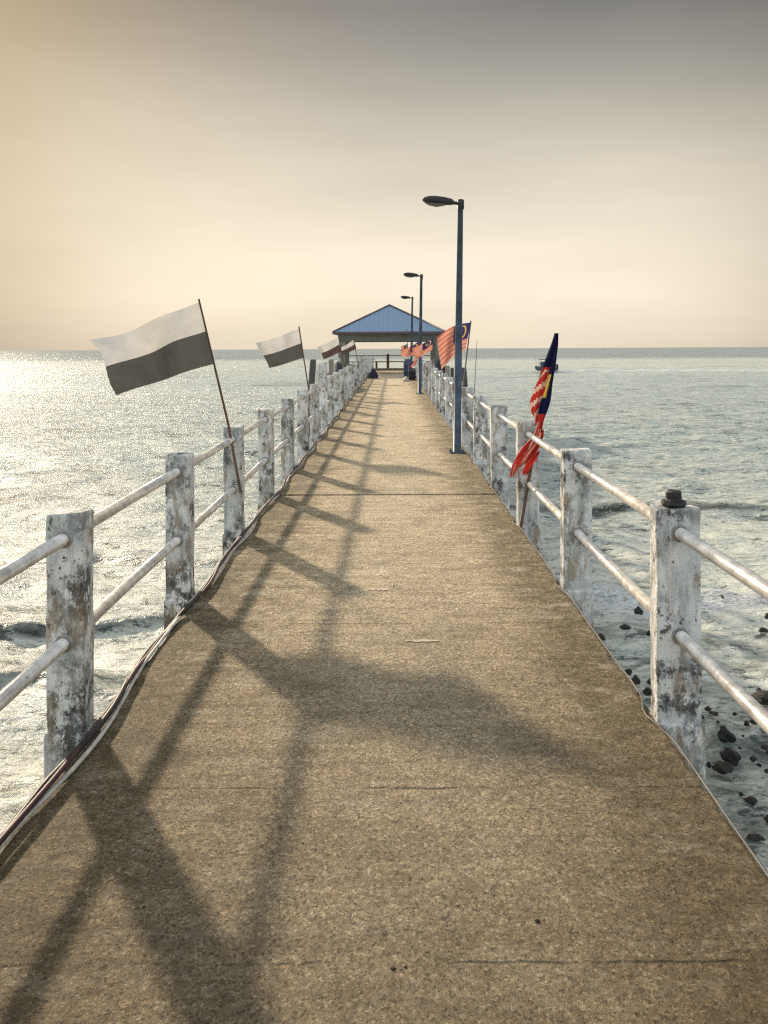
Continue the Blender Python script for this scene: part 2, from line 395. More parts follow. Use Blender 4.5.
def smear(y, xa, xb, w, seed):
    rnd = random.Random(seed); n = 14; vs = []
    for i in range(n + 1):
        x = xa + (xb - xa) * i / n; h = w * (.35 + rnd.random()) * (math.sin(math.pi * (i + .3) / (n + .6)) ** .4)
        vs += [P(x, y - h / 2 + .002 * math.sin(i), .004), P(x, y + h / 2 + .002 * math.sin(i), .004)]
    mb = MB(); mb.add(vs, [(2*i, 2*i+2, 2*i+3, 2*i+1) for i in range(n)]); mb.build('mortar_smear', M['smear'], pier)
for a in ((6.13, -1.20, -1.04, .03, 1), (4.23, .07, .27, .035, 2), (5.12, -.17, -.02, .06, 3), (5.22, -.005, .008, .12, 4)): smear(*a)
def pbox(a, b, name, m, parent, bevel=0):
    mb = MB(); mb.box(a, b); mb.v = [tuple(P(*v)) for v in mb.v]; return mb.build(name, m, parent, bevel=bevel)
for x in (-.98, .85): pbox((x - .15, -5.9, -.55), (x + .15, 43.5, -.175), 'beam', M['side'], pier)
for k in range(9):
    y = -4.5 + 5.6 * k
    pbox((-1.2, y - .2, -.85), (1.08, y + .2, -.555), 'cross_beam', M['side'], pier)
    for x in (-.98, .85):
        mb = MB(); c = P(x, y, 0); mb.tube([(c.x, y, WATER - 2), (c.x, y, c.z - .85)], .18, 14); mb.build('pile', M['side'], pier, True)
for x in (-2.7, 2.6):
    for y in (37.6, 43.2):
        mb = MB(); c = P(x, y, 0); mb.tube([(c.x, y, WATER - 2), (c.x, y, c.z - .17)], .16, 14); mb.build('pile', M['side'], pier, True)

# ------------------------------------------------------------------ railings
def post_mesh(seed, w, dd):
    rnd = random.Random(seed); mb = MB()
    n = 9; vs = []; fs = []
    for i in range(n + 1):
        z = -.02 + (.983) * i / n
        for sx, sy in ((-1,-1),(1,-1),(1,1),(-1,1)):
            vs.append((sx * (w + rnd.uniform(-.0035, .003)), sy * (dd + rnd.uniform(-.0035, .003)), z + (rnd.uniform(-.010, .004) if i == n else 0)))
    for i in range(n):
        for k in range(4): fs.append((i*4+k, i*4+(k+1)%4, i*4+4+(k+1)%4, i*4+4+k))
    fs += [(3,2,1,0), (n*4, n*4+1, n*4+2, n*4+3)]
    mb.add(vs, fs); return mb.mesh('post', .011, 3)
POST = {-1: [post_mesh(s, .082, .067) for s in range(5)], 1: [post_mesh(s, .099, .052) for s in range(5)]}
PL = {}
for s, (w_, d_) in ((-1, (.094, .080)), (1, (.110, .068))):
    mb = MB(); mb.box((-w_, -d_, -.26), (w_, d_, .0)); PL[s] = mb.mesh('plinth', .02, 3); PL[s].materials.append(M['post'])
    for me in POST[s]: me.materials.append(M['post'])
RH = (.85, .392)
def railing(xc, y0, step, ks, label):
    th = empty('railing', P(xc, y0, 0), label, 'railing'); inv = th.location.copy(); sd_ = -1 if xc < 0 else 1; hd = .067 if xc < 0 else .052
    rnd = random.Random(int(abs(xc) * 100)); ys = []
    for k in ks:
        y = y0 + step * k + hd; ys.append(y)
        o = bpy.data.objects.new('post', rnd.choice(POST[sd_])); COL.objects.link(o); o.parent = th
        o.location = P(xc, y, 0) - inv; o.rotation_euler = (rnd.uniform(-.008, .008), rnd.uniform(-.006, .006), rnd.uniform(-.03, .03))
        q = bpy.data.objects.new('plinth', PL[sd_]); COL.objects.link(q); q.parent = o
    for i in range(len(ys) - 1):
        a, b = ys[i] + hd - .002, ys[i+1] - hd + .002
        for h in RH:
            j = rnd.uniform(-.006, .006); mb = MB()
            sag = rnd.uniform(-.004, .004)
            pts = [P(xc + j * .4, a - .005, h), P(xc + sag, (a + b) / 2, h + j), P(xc, b + .005, h)]
            mb.tube([p - inv for p in pts], .0285, 16); r = mb.build('rail', M['pipe'], th, True)
            for (yy, s) in ((a, 1), (b, -1)):
                mb = MB(); mb.tube([P(xc, yy - .003 * s, h) - inv, P(xc, yy + .010 * s, h) - inv, P(xc, yy + .016 * s, h) - inv], [.040, .039, .031], 14)
                mb.build('weld_collar', M['weld'], r, True)
    return th
railing(-1.452, 3.25, 1.7, range(-4, 20), 'left hand railing of white mouldy concrete posts and steel pipes, cables at its foot')
railing(1.292, 3.30, 1.8, range(-4, 19), 'right hand railing of white mouldy concrete posts and pipes, beside the lamp posts')

# cap on the nearest right post
mb = MB(); c = P(1.285, 3.352, .962)
def ring(r, z, n=10): return [c + Vector((r * math.cos(2*math.pi*k/n + .3), r * math.sin(2*math.pi*k/n + .3), z)) for k in range(n)]
prof = [(.050, 0), (.056, .010), (.052, .024), (.038, .028), (.035, .032), (.034, .062), (.028, .069), (.010, .067)]
vs = [v for r_, z_ in prof for v in ring(r_, z_)]; fs = [(i*10+k, i*10+(k+1)%10, i*10+10+(k+1)%10, i*10+10+k) for i in range(len(prof)-1) for k in range(10)]
fs += [tuple(range(9, -1, -1)), tuple(range(70, 80))]
mb.add(vs, fs); tag(mb.build('rubber_cap', M['rubber']), 'black two tier rubber cap sitting on top of the nearest right post', 'cap')

# ------------------------------------------------------------------ cables
def cable(seed, mat, r, off, label, ysp, side=-1, amp=.03, lift=0.0):
    rnd = random.Random(seed); pts = []; y = -3.0
    p1, p2, p3 = rnd.random() * 6, rnd.random() * 6, rnd.random() * 6
    while y < 36.5:
        if side < 0:
            ph = (y - 3.32) / 1.7; c = math.cos(2 * math.pi * ph)
            x = DL + .012 + off + amp * (.35 + .65 * c) + .016 * math.sin(y * 2.3 + p1) + .008 * math.sin(y * 5.1 + p2)
            z = r + .012 + lift + .006 * math.sin(y * 1.9 + p3)
            if x < DL + .02: z -= min(.035, (DL + .02 - x) * 1.4)
        else:
            ph = (y - 3.375) / 1.8; d = abs(ph - round(ph)) * 1.8
            x = DR - .004 - .055 * math.exp(-(d / .13) ** 2) + .006 * math.sin(y * 3.1 + p1)
            z = r + .003 if x < DR - .02 else .0
        pts.append(P(x, y, z)); y += .06
    mb = MB(); mb.tube(pts, r, 8); return tag(mb.build('cable', mat, None, True), label, 'cable')
cable(1, M['cable_grey'], .010, .016, 'pale grey cable along the left deck edge, innermost of the bundle', 0, lift=.0)
cable(2, M['cable_grey'], .008, -.022, 'pale grey cable swinging farthest outward from the left deck edge', 0, amp=.045, lift=.012)
cable(3, M['cable_black'], .014, -.004, 'black cable twisted among the pale ones at the left deck edge', 0, amp=.036, lift=.012)
cable(4, M['cable_red'], .011, .004, 'dark maroon cable along the left deck edge beside the pale ones', 0, amp=.03, lift=.018)
cable(5, M['cable_dull'], .005, 0, 'thin grey wire clipped along the right deck edge, bending around each post', 0, side=1)

# ------------------------------------------------------------------ street lamps
def lamp():
    th = empty('street_lamp', (0, 0, 0), 'x', 'street lamp', 'street lamps along the right side of the pier')
    mb = MB(); mb.tube([(0,0,.012), (.03,0,1.6), (.075,0,3.90)], [.062, .056, .040], 18); mb.build('pole', M['lamp'], th, True)
    mb = MB(); mb.box((-.12,-.12,0), (.12,.12,.014))
    for sx in (-1, 1):
        for sy in (-1, 1): mb.tube([(sx*.09, sy*.09, .01), (sx*.09, sy*.09, .045)], .012, 8)
    mb.build('base_plate', M['lamp'], th)
    mb = MB(); mb.tube([(.075,0,3.78), (.075,0,3.915), (.075,0,3.93)], [.054,.054,.04], 14)
    mb.tube([(.075,0,3.87), (-.06,0,3.88)], .026, 10); mb.build('arm', M['lamphead'], th, True)
    # head: lofted ellipse sections
    secs = [(-.03,.030,.035,0), (-.06,.065,.062,0), (-.18,.09,.082,.010), (-.32,.10,.088,.022), (-.42,.095,.075,.032), (-.49,.065,.048,.040), (-.515,.02,.015,.042)]
    vs = []; n = 16
    for (x, w, h, dz) in secs:
        for k in range(n):
            a = 2*math.pi*k/n; s = math.sin(a); vs.append((x, w * math.cos(a), 3.88 + dz + h * (s if s > 0 else s * .55)))
    fs = [(i*n+k, i*n+(k+1)%n, i*n+n+(k+1)%n, i*n+n+k) for i in range(len(secs)-1) for k in range(n)] + [tuple(range(n)), tuple(range((len(secs)-1)*n+n-1, (len(secs)-1)*n-1, -1))]
    mb = MB(); mb.add(vs, fs); hd = mb.build('lamp_head', M['lamphead'], th, True)
    vs = []; 
    for (x, w, h, z) in [(-.17,.055,.02,3.855), (-.30,.072,.035,3.850), (-.42,.06,.025,3.868), (-.48,.02,.01,3.888)]:
        for k in range(12): a = 2*math.pi*k/12; vs.append((x, w*math.cos(a), z + h*math.sin(a)))
    fs = [(i*12+k, i*12+(k+1)%12, i*12+12+(k+1)%12, i*12+12+k) for i in range(3) for k in range(12)] + [tuple(range(12)), tuple(range(47, 35, -1))]
    mb = MB(); mb.add(vs, fs); mb.build('lens', M['lens'], hd, True)
    return th
L0 = lamp(); L0.location = P(1.035, 11.5, 0); L0['label'] = 'nearest and tallest looking street lamp, blue grey pole with dark head over the walkway'
dup(L0, P(.95, 24.3, 0), 'middle street lamp, standing between the near lamp and the pavilion')
dup(L0, P(1.02, 37.3, 0), 'farthest street lamp, its head in front of the pavilion roof')

# ------------------------------------------------------------------ flags
def cloth(th, ht, hb, ft, fb, mats, func, nu=40, nv=24, wav=.07, seed=0, curl=0, sag=.04, freq=2.2, sgn=1):
    """bilinear sheet from the hoist (u=0) to the fly (u=1) with travelling folds"""
    inv = th.location; rnd = random.Random(seed); p1, p2 = rnd.random() * 6, rnd.random() * 6
    L = (ft - ht).length; vs = []; fs = []; mi = []
    for i in range(nu + 1):
        u = i / nu
        for j in range(nv + 1):
            v = j / nv
            p = (ht * (1-u) + ft * u) * (1-v) + (hb * (1-u) + fb * u) * v
            w = wav * u ** .7
            p = p + Vector((.02 * L * math.sin(v * 5 + p1) * u,
                            w * math.sin(u * freq * 6.28 + v * 1.9 + p1) + w * .5 * math.sin(u * 9 - v * 4 + p2),
                            -sag * L * math.sin(u * math.pi) * (1 - v * .4) * math.cos(p1 * .2) + .010 * L * math.sin(u * 8 + v * 2 + p2) * u))
            if curl: p += Vector((-curl * (u ** 6) * (1-v) ** 3, -.3 * curl * u ** 4, curl * .25 * u ** 5 * (1-v) ** 2))
            vs.append(p - inv)
    for i in range(nu):
        for j in range(nv):
            a = i * (nv+1) + j; fs.append((a, a+1, a+nv+2, a+nv+1)); mi.append(func((i+.5)/nu, (j+.5)/nv))
    me = bpy.data.meshes.new('cloth'); me.from_pydata(vs, [], fs); me.polygons.foreach_set('material_index', mi); me.update()
    return link('cloth', me, mats, th, True)
def stick(th, pts, r, m):
    mb = MB(); mb.tube([Vector(p) - th.location for p in pts], r, 8); return mb.build('pole', m, th, True)
two = lambda u, v: 0 if v < .485 else 1
G1 = 'two-band flags tied to the left railing'
# near left
Y = 6.5; t = empty('flag', at(238, 490, Y), 'large white over dark flag on a brown stick, nearest on the left railing', 'flag', G1)
stick(t, [at(240, 492, 6.55), at(228, 424, 6.53), at(199, 298, Y)], [.013, .011, .008], M['bamboo'])
c = cloth(t, at(200, 301, Y), at(214, 363, Y), at(108, 343, Y - .15), at(122, 394, Y - .1), [M['f_white'], M['f_dark']], two, 60, 34, .085, 1, .15, -.03, 1.5)
mb = MB(); tl = t.location
for k, z in enumerate((.425, .41, .395)): # string tying the stick to the post
    q = at(235, 470, 6.5)
    mb.tube([Vector((q.x - .03, 6.52, z + .12)) - tl, Vector((q.x, 6.5, z + .115)) - tl, Vector((q.x + .03, 6.53, z + .12)) - tl], .003, 6)
mb.build('tie', M['rubber'], t)
Y = 12.8; t = empty('flag', at(310, 400, Y), 'smaller white over dark green flag, second along the left railing', 'flag', G1)
stick(t, [at(310, 400, Y), at(299, 326, Y)], .011, M['bamboo'])
cloth(t, at(299.3, 328, Y), at(304, 357, Y), at(259, 343, Y), at(268, 368, Y), [M['f_white'], M['f_dark']], two, 40, 24, .08, 5, .06, .02, 1.4)
Y = 23.5; t = empty('flag', at(347, 385, Y), 'faded white over maroon flag, third along the left railing before the pavilion post', 'flag', G1)
stick(t, [at(348, 385, Y), at(338, 334, Y)], .013, M['bamboo'])
cloth(t, at(338.3, 337, Y), at(341.5, 351, Y), at(318.5, 347, Y), at(323.5, 359.5, Y), [M['f_white'], M['f_maroon']], two, 24, 16, .06, 6, .03, .02, 1.2)
Y = 31.5; t = empty('flag', at(361, 382, Y), 'small white over dark flag, farthest on the left railing', 'flag', G1)
stick(t, [at(361, 382, Y), at(353.5, 338, Y)], .014, M['bamboo'])
cloth(t, at(354, 339.5, Y), at(356.5, 348.5, Y), at(340.5, 347.5, Y), at(341.5, 355, Y), [M['f_white'], M['f_maroon']], two, 24, 16, .05, 7, .0, .02, 1.2)

def malaysia(u, v):  # 0 red 1 white 2 blue 3 yellow
    if u < .5 and v < 8/14:
        x, y = (u - .20) * 2.0, (v - 4/14)
        if math.hypot(x, y) < .215 and math.hypot(x - .055, y) > .175: return 3
        sx, sy = (u - .315) * 2.0, (v - 4/14); r = math.hypot(sx, sy); a = math.atan2(sy, sx)
        k = abs(((a * 14 / (2*math.pi)) % 1) - .5) * 2
        if r < .055 + .10 * k ** 1.5: return 3
        return 2
    return int(v * 14) % 2
MM = [M['f_faded'], M['f_pink'], M['f_blue'], M['f_yellow']]
G2 = 'striped flags tied to the right railing'
Y = 14.6; t = empty('flag', at(461, 400, Y), 'large red and white striped flag with blue canton, flying behind the nearest lamp pole', 'flag', G2)
stick(t, [at(461, 402, Y), at(471, 321, Y)], .013, M['grey_stick'])
cloth(t, at(470.6, 323, Y), at(465.5, 350, Y), at(438, 337, Y), at(440.5, 370, Y), MM, malaysia, 112, 84, .13, 11, .02, -.12, .9)
Y = 22.5; t = empty('flag', at(434, 385, Y), 'striped flag with yellow moon and star in purple canton, second on right railing', 'flag', G2)
stick(t, [at(431, 385, Y), at(433.5, 333, Y)], .014, M['grey_stick'])
cloth(t, at(433.3, 337, Y), at(432.3, 350, Y), at(412, 348, Y), at(415, 359, Y), MM, malaysia, 70, 56, .12, 12, .02, .08, 1.4)
Y = 28.5; t = empty('flag', at(420, 380, Y), 'pink striped flag drooping to a tail, third on right railing beyond the middle lamp', 'flag', G2)
stick(t, [at(421, 380, Y), at(419, 336, Y)], .015, M['grey_stick'])
cloth(t, at(419, 341, Y), at(419.5, 353, Y), at(400.5, 350, Y), at(402, 357, Y), MM, malaysia, 56, 42, .12, 14, .02, .08, 1.5)
cloth(t, at(418, 352, Y), at(420, 354, Y), at(410, 368, Y), at(415, 366, Y), [M['f_red'], M['f_cream']], lambda u, v: int(v * 5) % 2, 16, 10, .05, 15, 0, .0)['label'] = 'torn lower strip of the flag hanging down'
Y = 34.0; t = empty('flag', at(412, 378, Y), 'small striped flag on a bare stick, farthest on the right railing', 'flag', G2)
stick(t, [at(409, 378, Y), at(406.8, 329, Y)], .014, M['grey_stick'])
cloth(t, at(407.3, 344, Y), at(407.8, 353, Y), at(401, 346, Y), at(402, 354, Y), MM, malaysia, 42, 42, .08, 16, 0, .05, 1.5)

# furled flag near right
t = empty('flag', at(519, 530, 6.9), 'furled red, white and navy flag wrapped round a leaning stick on the right railing', 'flag', G2)
stick(t, [at(519, 531, 6.88), at(530, 470, 6.83), at(541, 415, 6.80), at(557, 335, 6.78)], [.017, .015, .012, .010], M['bamboo'])
rows = [(334,554,558.5), (345,551,558), (356,547,556), (368,541.5,555), (380,536,553.5), (392,532,551), (403,529.5,548), (413,530.5,545), (422,534,543), (431,535,541.5)]
def strip(rows, nu, func, mats, dep, seed, Y=6.74, jag=0):
    rnd = random.Random(seed); vs = []; fs = []; mi = []; sub = 5; full = []
    for i in range(len(rows) - 1):
        for k in range(sub):
            s = k / sub; full.append(tuple(a * (1-s) + b * s for a, b in zip(rows[i], rows[i+1])))
    full.append(rows[-1])
    for i, (py, xa, xb) in enumerate(full):
        for j in range(nu + 1):
            s = j / nu; v = i / len(full)
            ww = min(1.0, (xb - xa) / 14)
            d = dep * ww * (math.sin(s * 12 + v * 5 + seed) + .5 * math.sin(s * 23 + v * 9)) - .02
            xx = xa + (xb - xa) * s + .8 * ww * math.sin(s * 9 + v * 14 + seed); y2 = py
            if jag and i == len(full) - 1: y2 += jag * math.sin(s * 17)
            p = at(xx, y2, Y); p.y += d; vs.append(p - t.location)
    for i in range(len(full) - 1):
        for j in range(nu):
            a = i * (nu+1) + j; fs.append((a, a+1, a+nu+2, a+nu+1)); mi.append(func((j+.5)/nu, (i+.5)/(len(full)-1)))
    me = bpy.data.meshes.new('cloth'); me.from_pydata(vs, [], fs); me.polygons.foreach_set('material_index', mi); me.update()
    return link('cloth', me, mats, t, True)
def furl(s, v):   # 0 red 1 cream 2 navy 3 yellow
    if v < .34: return 2
    if .40 < v < .62 and .55 < s - (v - .5) * .25 < .80: return 3
    if s > .60 - (v - .34) * .3: return 2 if v < .8 else 0
    return 1 if math.sin(s * 9 + v * 46) > .35 and v > .36 else 0
strip(rows, 22, furl, [M['f_red'], M['f_cream'], M['f_navy'], M['f_yellow']], .022, 2)
tail = [(430,535,542), (438,530,542), (446,523,540), (454,517,535), (461,512.5,529), (468,511,519), (476,509,513)]
strip(tail, 26, lambda s, v: 1 if math.sin(s * 19 + v * 3) > .55 else 0, [M['f_red'], M['f_cream']], .028, 5, 6.70, 2.5)['label'] = 'ragged red tail blowing left below the furled part'
strip([(452,530,540), (464,524,533), (474,521,526)], 8, lambda s, v: 0, [M['f_red']], .015, 7, 6.73, 3)

# ------------------------------------------------------------------ pavilion
PV = P(-.17, 40.6, 0); pav = empty('pavilion', PV, 'open pavilion with blue grey pyramid roof at the far end of the pier', 'pavilion')
W, D, EV, AP = 2.88, 2.75, 2.22, 4.02 - .30
EV = 2.55 - PV.z; AP = 4.06 - PV.z
mb = MB()
e = [(-W,-D,EV),(W,-D,EV),(W,D,EV),(-W,D,EV)]; ap = (0.0, 0, AP); th_ = .07
vs = [Vector(v) for v in e] + [Vector(ap)] + [Vector((x, y, z - th_)) for x, y, z in e] + [Vector((0, 0, AP - th_))]
mb.add(vs, [(0,1,4),(1,2,4),(2,3,4),(3,0,4),(6,5,9),(7,6,9),(8,7,9),(5,8,9),(0,5,6,1),(1,6,7,2),(2,7,8,3),(3,8,5,0)])
rf = mb.build('roof', M['roof'], pav)
for x, y in ((-W,-D),(W,-D),(W,D),(-W,D)):
    mb = MB(); mb.tube([(x*1.005, y*1.005, EV + .02), (0, 0, AP + .03)], .045, 8); mb.build('hip_cap', M['trim'], rf, True)
for a, b in (((-W-.04,-D-.05,EV-.10),(W+.04,-D-.003,EV+.015)), ((-W-.04,D+.003,EV-.10),(W+.04,D+.05,EV+.015)), ((-W-.05,-D-.0,EV-.10),(-W-.003,D,EV+.015)), ((W+.003,-D,EV-.10),(W+.05,D,EV+.015))):
    mb = MB(); mb.box(a, b); mb.build('gutter', M['trim'], rf)
for a, b in (((-2.62,-2.5,EV-.48),(2.62,-2.34,EV-.075)), ((-2.62,2.34,EV-.48),(2.62,2.5,EV-.075)), ((-2.62,-2.338,EV-.48),(-2.46,2.338,EV-.075)), ((2.46,-2.338,EV-.48),(2.62,2.338,EV-.075))):
    mb = MB(); mb.box(a, b); mb.build('beam', M['frame2'], pav, bevel=.01)
for x in (-2.5, 2.5):
    for y in (-2.42, 2.42):
        mb = MB(); mb.box((x-.14, y-.14+.003, 0), (x+.14, y+.14, EV-.484)); mb.build('post', M['frame'], pav, bevel=.015)
# rear railing with plank
rr = empty('bench_rail', P(0, 43.4, 0), 'brown wooden bench plank and thin top rail across the seaward end', 'bench')
def lb(a, b, name, m, par=rr):
    mb = MB(); mb.box(a, b); return mb.build(name, m, par, bevel=.006)
for x in (-2.9, -.95, 1.0, 2.8):
    lb((x-.06,-.05,0), (x+.06,.05,.44), 'leg', M['wood'])
lb((-3.0,-.2,.443), (2.9,.2,.50), 'seat', M['wood'])
for x in (-2.95, -.28, 2.85): lb((x-.08,.23,0), (x+.08,.36,.92), 'post', M['wood'])
lb((-3.0,.26,.80), (2.9,.33,.85), 'top_rail', M['wood'])
lb((-3.05,-.38,.0), (2.95,-.26,.10), 'kerb', M['side'])
# pale board panel left of the walkway's end
bp = empty('board_panel', P(-1.6, 38.2, 0), 'pale grey board panel at the far end of the left railing', 'panel')
for k in range(6):
    mb = MB(); x = -.40 + .155 * k; mb.box((x, -.03, 0), (x + .147, .03, .93 + .015 * (k % 2))); mb.build('board', M['post'], bp, bevel=.005)
for z in (.2, .72):
    mb = MB(); mb.box((-.42, .033, z), (.55, .08, z + .08)); mb.build('batten', M['timber'], bp)
# ------------------------------------------------------------------ side landings, mooring piles
for s, lab in ((-1, 'low concrete boat landing with thin rail outside the left railing'), (1, 'low bare concrete boat landing outside the right railing')):
    x0, x1 = (-2.75, -1.62) if s < 0 else (1.50, 2.8)
    ld = empty('boat_landing', P(s * 2.2, 26, 0), lab, 'landing'); inv = ld.location
    def q(a, b, name, m, bevel=.01):
        mb = MB(); mb.box(a, b); mb.v = [tuple(P(*v) - inv) for v in mb.v]; return mb.build(name, m, ld, bevel=bevel)
    q((x0, 24.6, -.25), (x1, 35.0, -.05), 'platform', M['side'])
    xo = x0 + .08 if s < 0 else x1 - .08
    for y in (25.0, 28.2, 31.4, 34.6):
        if s < 0: q((xo-.05, y-.05, -.045), (xo+.05, y+.05, .90), 'rail_post', M['pipe'], .004)
        mb = MB(); c = P(xo - s*.2, y, -.25); mb.tube([(c.x, y, WATER - 2) - inv if False else Vector((c.x, y, WATER - 2)) - inv, Vector((c.x, y, c.z)) - inv], .12, 12); mb.build('pile', M['side'], ld, True)
    if s > 0: continue
    mb = MB(); mb.tube([P(xo, 25, .93) - inv, P(xo, 34.6, .93) - inv], .025, 10); mb.build('top_rail', M['pipe'], ld, True)
def mooring(xt, yt, Y, wpx, lean, label, mat='timber', bend=.1):
    top = at(xt, yt, Y); r = wpx / F * Y / 2
    mb = MB(); base = Vector((top.x + lean, Y + .1, WATER - 2)); mid = top.lerp(base, .18) + Vector((bend, 0, 0))
    mb.tube([base, mid, top - Vector((0,0,.06)), top], [r * 1.1, r * 1.02, r, r * .82], 12)
    tag(mb.build('mooring_pile', M[mat], None, False, 0), label, 'mooring pile', 'timber piles standing beside the pier')
mooring(313, 359, 20.0, 6.2, -.10, 'dark crooked mooring pile, nearest of those outside the left railing', bend=-.06)
mooring(321.3, 362, 21.3, 6, -.05, 'pale weathered mooring pile, middle of the three outside the left railing', 'post', 0)
mooring(331, 359, 21.6, 5, .0, 'mooring pile closest to the pavilion of the three left ones', 'side', 0)
mooring(463.5, 368, 16.5, 6, .12, 'dark mooring pile just right of the nearest lamp pole', bend=.05)
mooring(447.5, 366, 21.0, 4.5, .0, 'mooring pile seen between the striped flag and the right railing', 'side', 0)
mooring(452.0, 368, 21.5, 3.5, .0, 'slim dark mooring pile beside the large striped flag', bend=0)

# ------------------------------------------------------------------ bundles, bag, bin
def blob(name, loc, sx, sy, sz, mat, label, cat, seed=0, peak=0.0, sub=3, rough=.16, group=None, parent=None):
    bm = bmesh.new(); bmesh.ops.create_icosphere(bm, subdivisions=sub, radius=1)
    rnd = random.Random(seed); ph = [rnd.random() * 6 for _ in range(9)]
    for v in bm.verts:
        n = v.co.copy()
        d = 1 + rough * (math.sin(n.x*3.1+ph[0]) * math.sin(n.y*2.7+ph[1]) + .6*math.sin(n.z*5+n.x*4+ph[2]) + .4*math.sin(n.y*9+ph[3])*math.sin(n.x*8+ph[4]) + .25*math.sin(n.z*15+n.y*11+ph[5]))
        v.co = Vector((n.x*sx*d*(1 - peak*max(0, n.z)), n.y*sy*d, max(n.z, -.35)*sz*d))
    me = bpy.data.meshes.new(name); bm.to_mesh(me); bm.free()
    o = link(name, me, mat, parent, True); o.location = loc
    if label: tag(o, label, cat, group)
    return o
blob('bag', P(-1.0, 34.2, .08), .27, .25, .38, M['navy'], 'dark navy bag lying on the deck at the far end of the left railing', 'bag', 3, .55)
blob('tarpaulin_heap', P(-2.2, 27.5, .1), .40, 1.8, .74, M['navy'], 'dark navy tarpaulin heap behind the left railing near the pavilion', 'tarpaulin', 4, .2)
blob('tarpaulin_heap', P(1.95, 30.0, .2), .55, 2.4, .84, M['navy'], 'dark navy tarpaulin heap behind the right railing under the striped flags', 'tarpaulin', 9, .3)
# blue drum + dark box + white bag against the right railing, far
d = empty('drum', P(.80, 35.3, 0), 'blue plastic drum standing by the right railing before the pavilion', 'drum')
prof = [(.01,0),(.19,0),(.205,.03),(.21,.25),(.222,.27),(.222,.30),(.21,.32),(.21,.52),(.222,.54),(.222,.57),(.21,.59),(.20,.78),(.18,.82),(.01,.82)]
n = 18; vs = [(r_*math.cos(2*math.pi*k/n), r_*math.sin(2*math.pi*k/n), z_) for r_, z_ in prof for k in range(n)]
fs = [(i*n+k, i*n+(k+1)%n, i*n+n+(k+1)%n, i*n+n+k) for i in range(len(prof)-1) for k in range(n)]
mb = MB(); mb.add(vs, fs); mb.build('body', M['blue'], d, True)
mb = MB(); mb.tube([(0,0,.815),(0,0,.85)], .185, 18); mb.build('lid', M['navy'], d)
b = empty('crate', P(.93, 32.6, 0), 'dark crate on the deck against the right railing beside a white bag', 'crate')
mb = MB(); mb.box((-.15,-.2,.0),(.15,.2,.42)); mb.build('body', M['rubber'], b, bevel=.015)
for z in (.1, .3):
    mb = MB(); mb.box((-.165,-.215,z),(.165,.215,z+.05)); mb.build('rim', M['navy'], b, bevel=.005)
blob('carrier_bag', P(.62, 31.6, .05), .16, .14, .14, M['white'], 'small white plastic bag lying on the far deck near the right railing', 'bag', 6, .3)
# fishing rod
mb = MB(); mb.tube([P(1.36, 12.3, .02), at(477, 341, 12.45)], [.009, .004], 6)
tag(mb.build('fishing_rod', M['grey_stick'], None, True), 'thin upright rod standing at the right railing against the sea', 'rod')
# grit on the deck
for (px, py, s) in ((535, 921, .009), (390, 968, .008), (402, 966, .005), (140, 905, .005), (612, 742, .005), (455, 905, .004), (300, 842, .004)):
    Y = 1258 / (py - 343); x = (px - VX) / F * Y
    blob('pebble', P(x, Y, s*.2), s * .9, s * .7, s * .5, M['rock'], 'small dark pebble lying on the concrete deck', 'pebble', int(px), 0, 2, .15, 'pebbles scattered on the deck')

# ------------------------------------------------------------------ rocks in the shallows
G = 'dark rocks breaking the shallow water'
def rock(px, py, wpx, hpx, label='small dark rock breaking the shallow water right of the pier', seed=0):
    Y = (EYE - WATER) * F / (py - HY); w = wpx / F * Y / 2; h = hpx / F * Y
    blob('rock', Vector(((px - VX) / F * Y, Y, WATER - .02)), w * .95, w * .9, h * .62, M['rock'], label, 'rock', seed, .1, 3, .2, G)
big = [(724,736,17,13,'round dark rock in the shallows, just right of the nearest right post'), (729,757,17,14,'dark boulder in the shallows, lowest-middle of the close trio'),
       (721,767,20,7,'long flat dark rock, lowest of the close trio right of the near post'), (763,698,26,9,'wide low reef rock at the right picture edge beneath the rail')]
for i, (a, b_, c_, d_, l) in enumerate(big): rock(a, b_, c_, d_, l, i + 20)
small = [(637,612,10,7),(624,627,10,4),(648,634,5,6),(627,672,7,6),(634,681,9,8),(646,692,10,7),(637,694,4,4),(766,618,6,6),(762,631,9,4),(745,724,6,5),(706,709,7,4),(733,714,5,3),
         (751,759,7,5),(749,800,11,5),(739,794,4,4),(766,819,8,7),(752,722,8,4),(700,717,5,3),(712,713,9,2),(746,597,5,2),(738,748,4,2),(757,765,5,3),(763,747,8,3),(707,765,5,6),
         (744,704,7,3),(752,709,9,3),(735,700,6,3),(765,771,6,3),(716,722,4,2),(760,857,6,3),(700,735,4,2),(767,752,7,4),(741,736,3,2),(757,690,6,3),(767,725,8,4)]
for i, s in enumerate(small): rock(*s, seed=i)
rnd = random.Random(5)
for i in range(12):
    x = rnd.uniform(3.0, 12); y = rnd.uniform(6, 13)
    blob('rock', (x, y, WATER + rnd.uniform(-.03, .01)), rnd.uniform(.03, .10), rnd.uniform(.03, .1), rnd.uniform(.03, .07), M['rock'], 'small dark rock breaking the shallow water right of the pier', 'rock', i, .1, 2, .2, G)

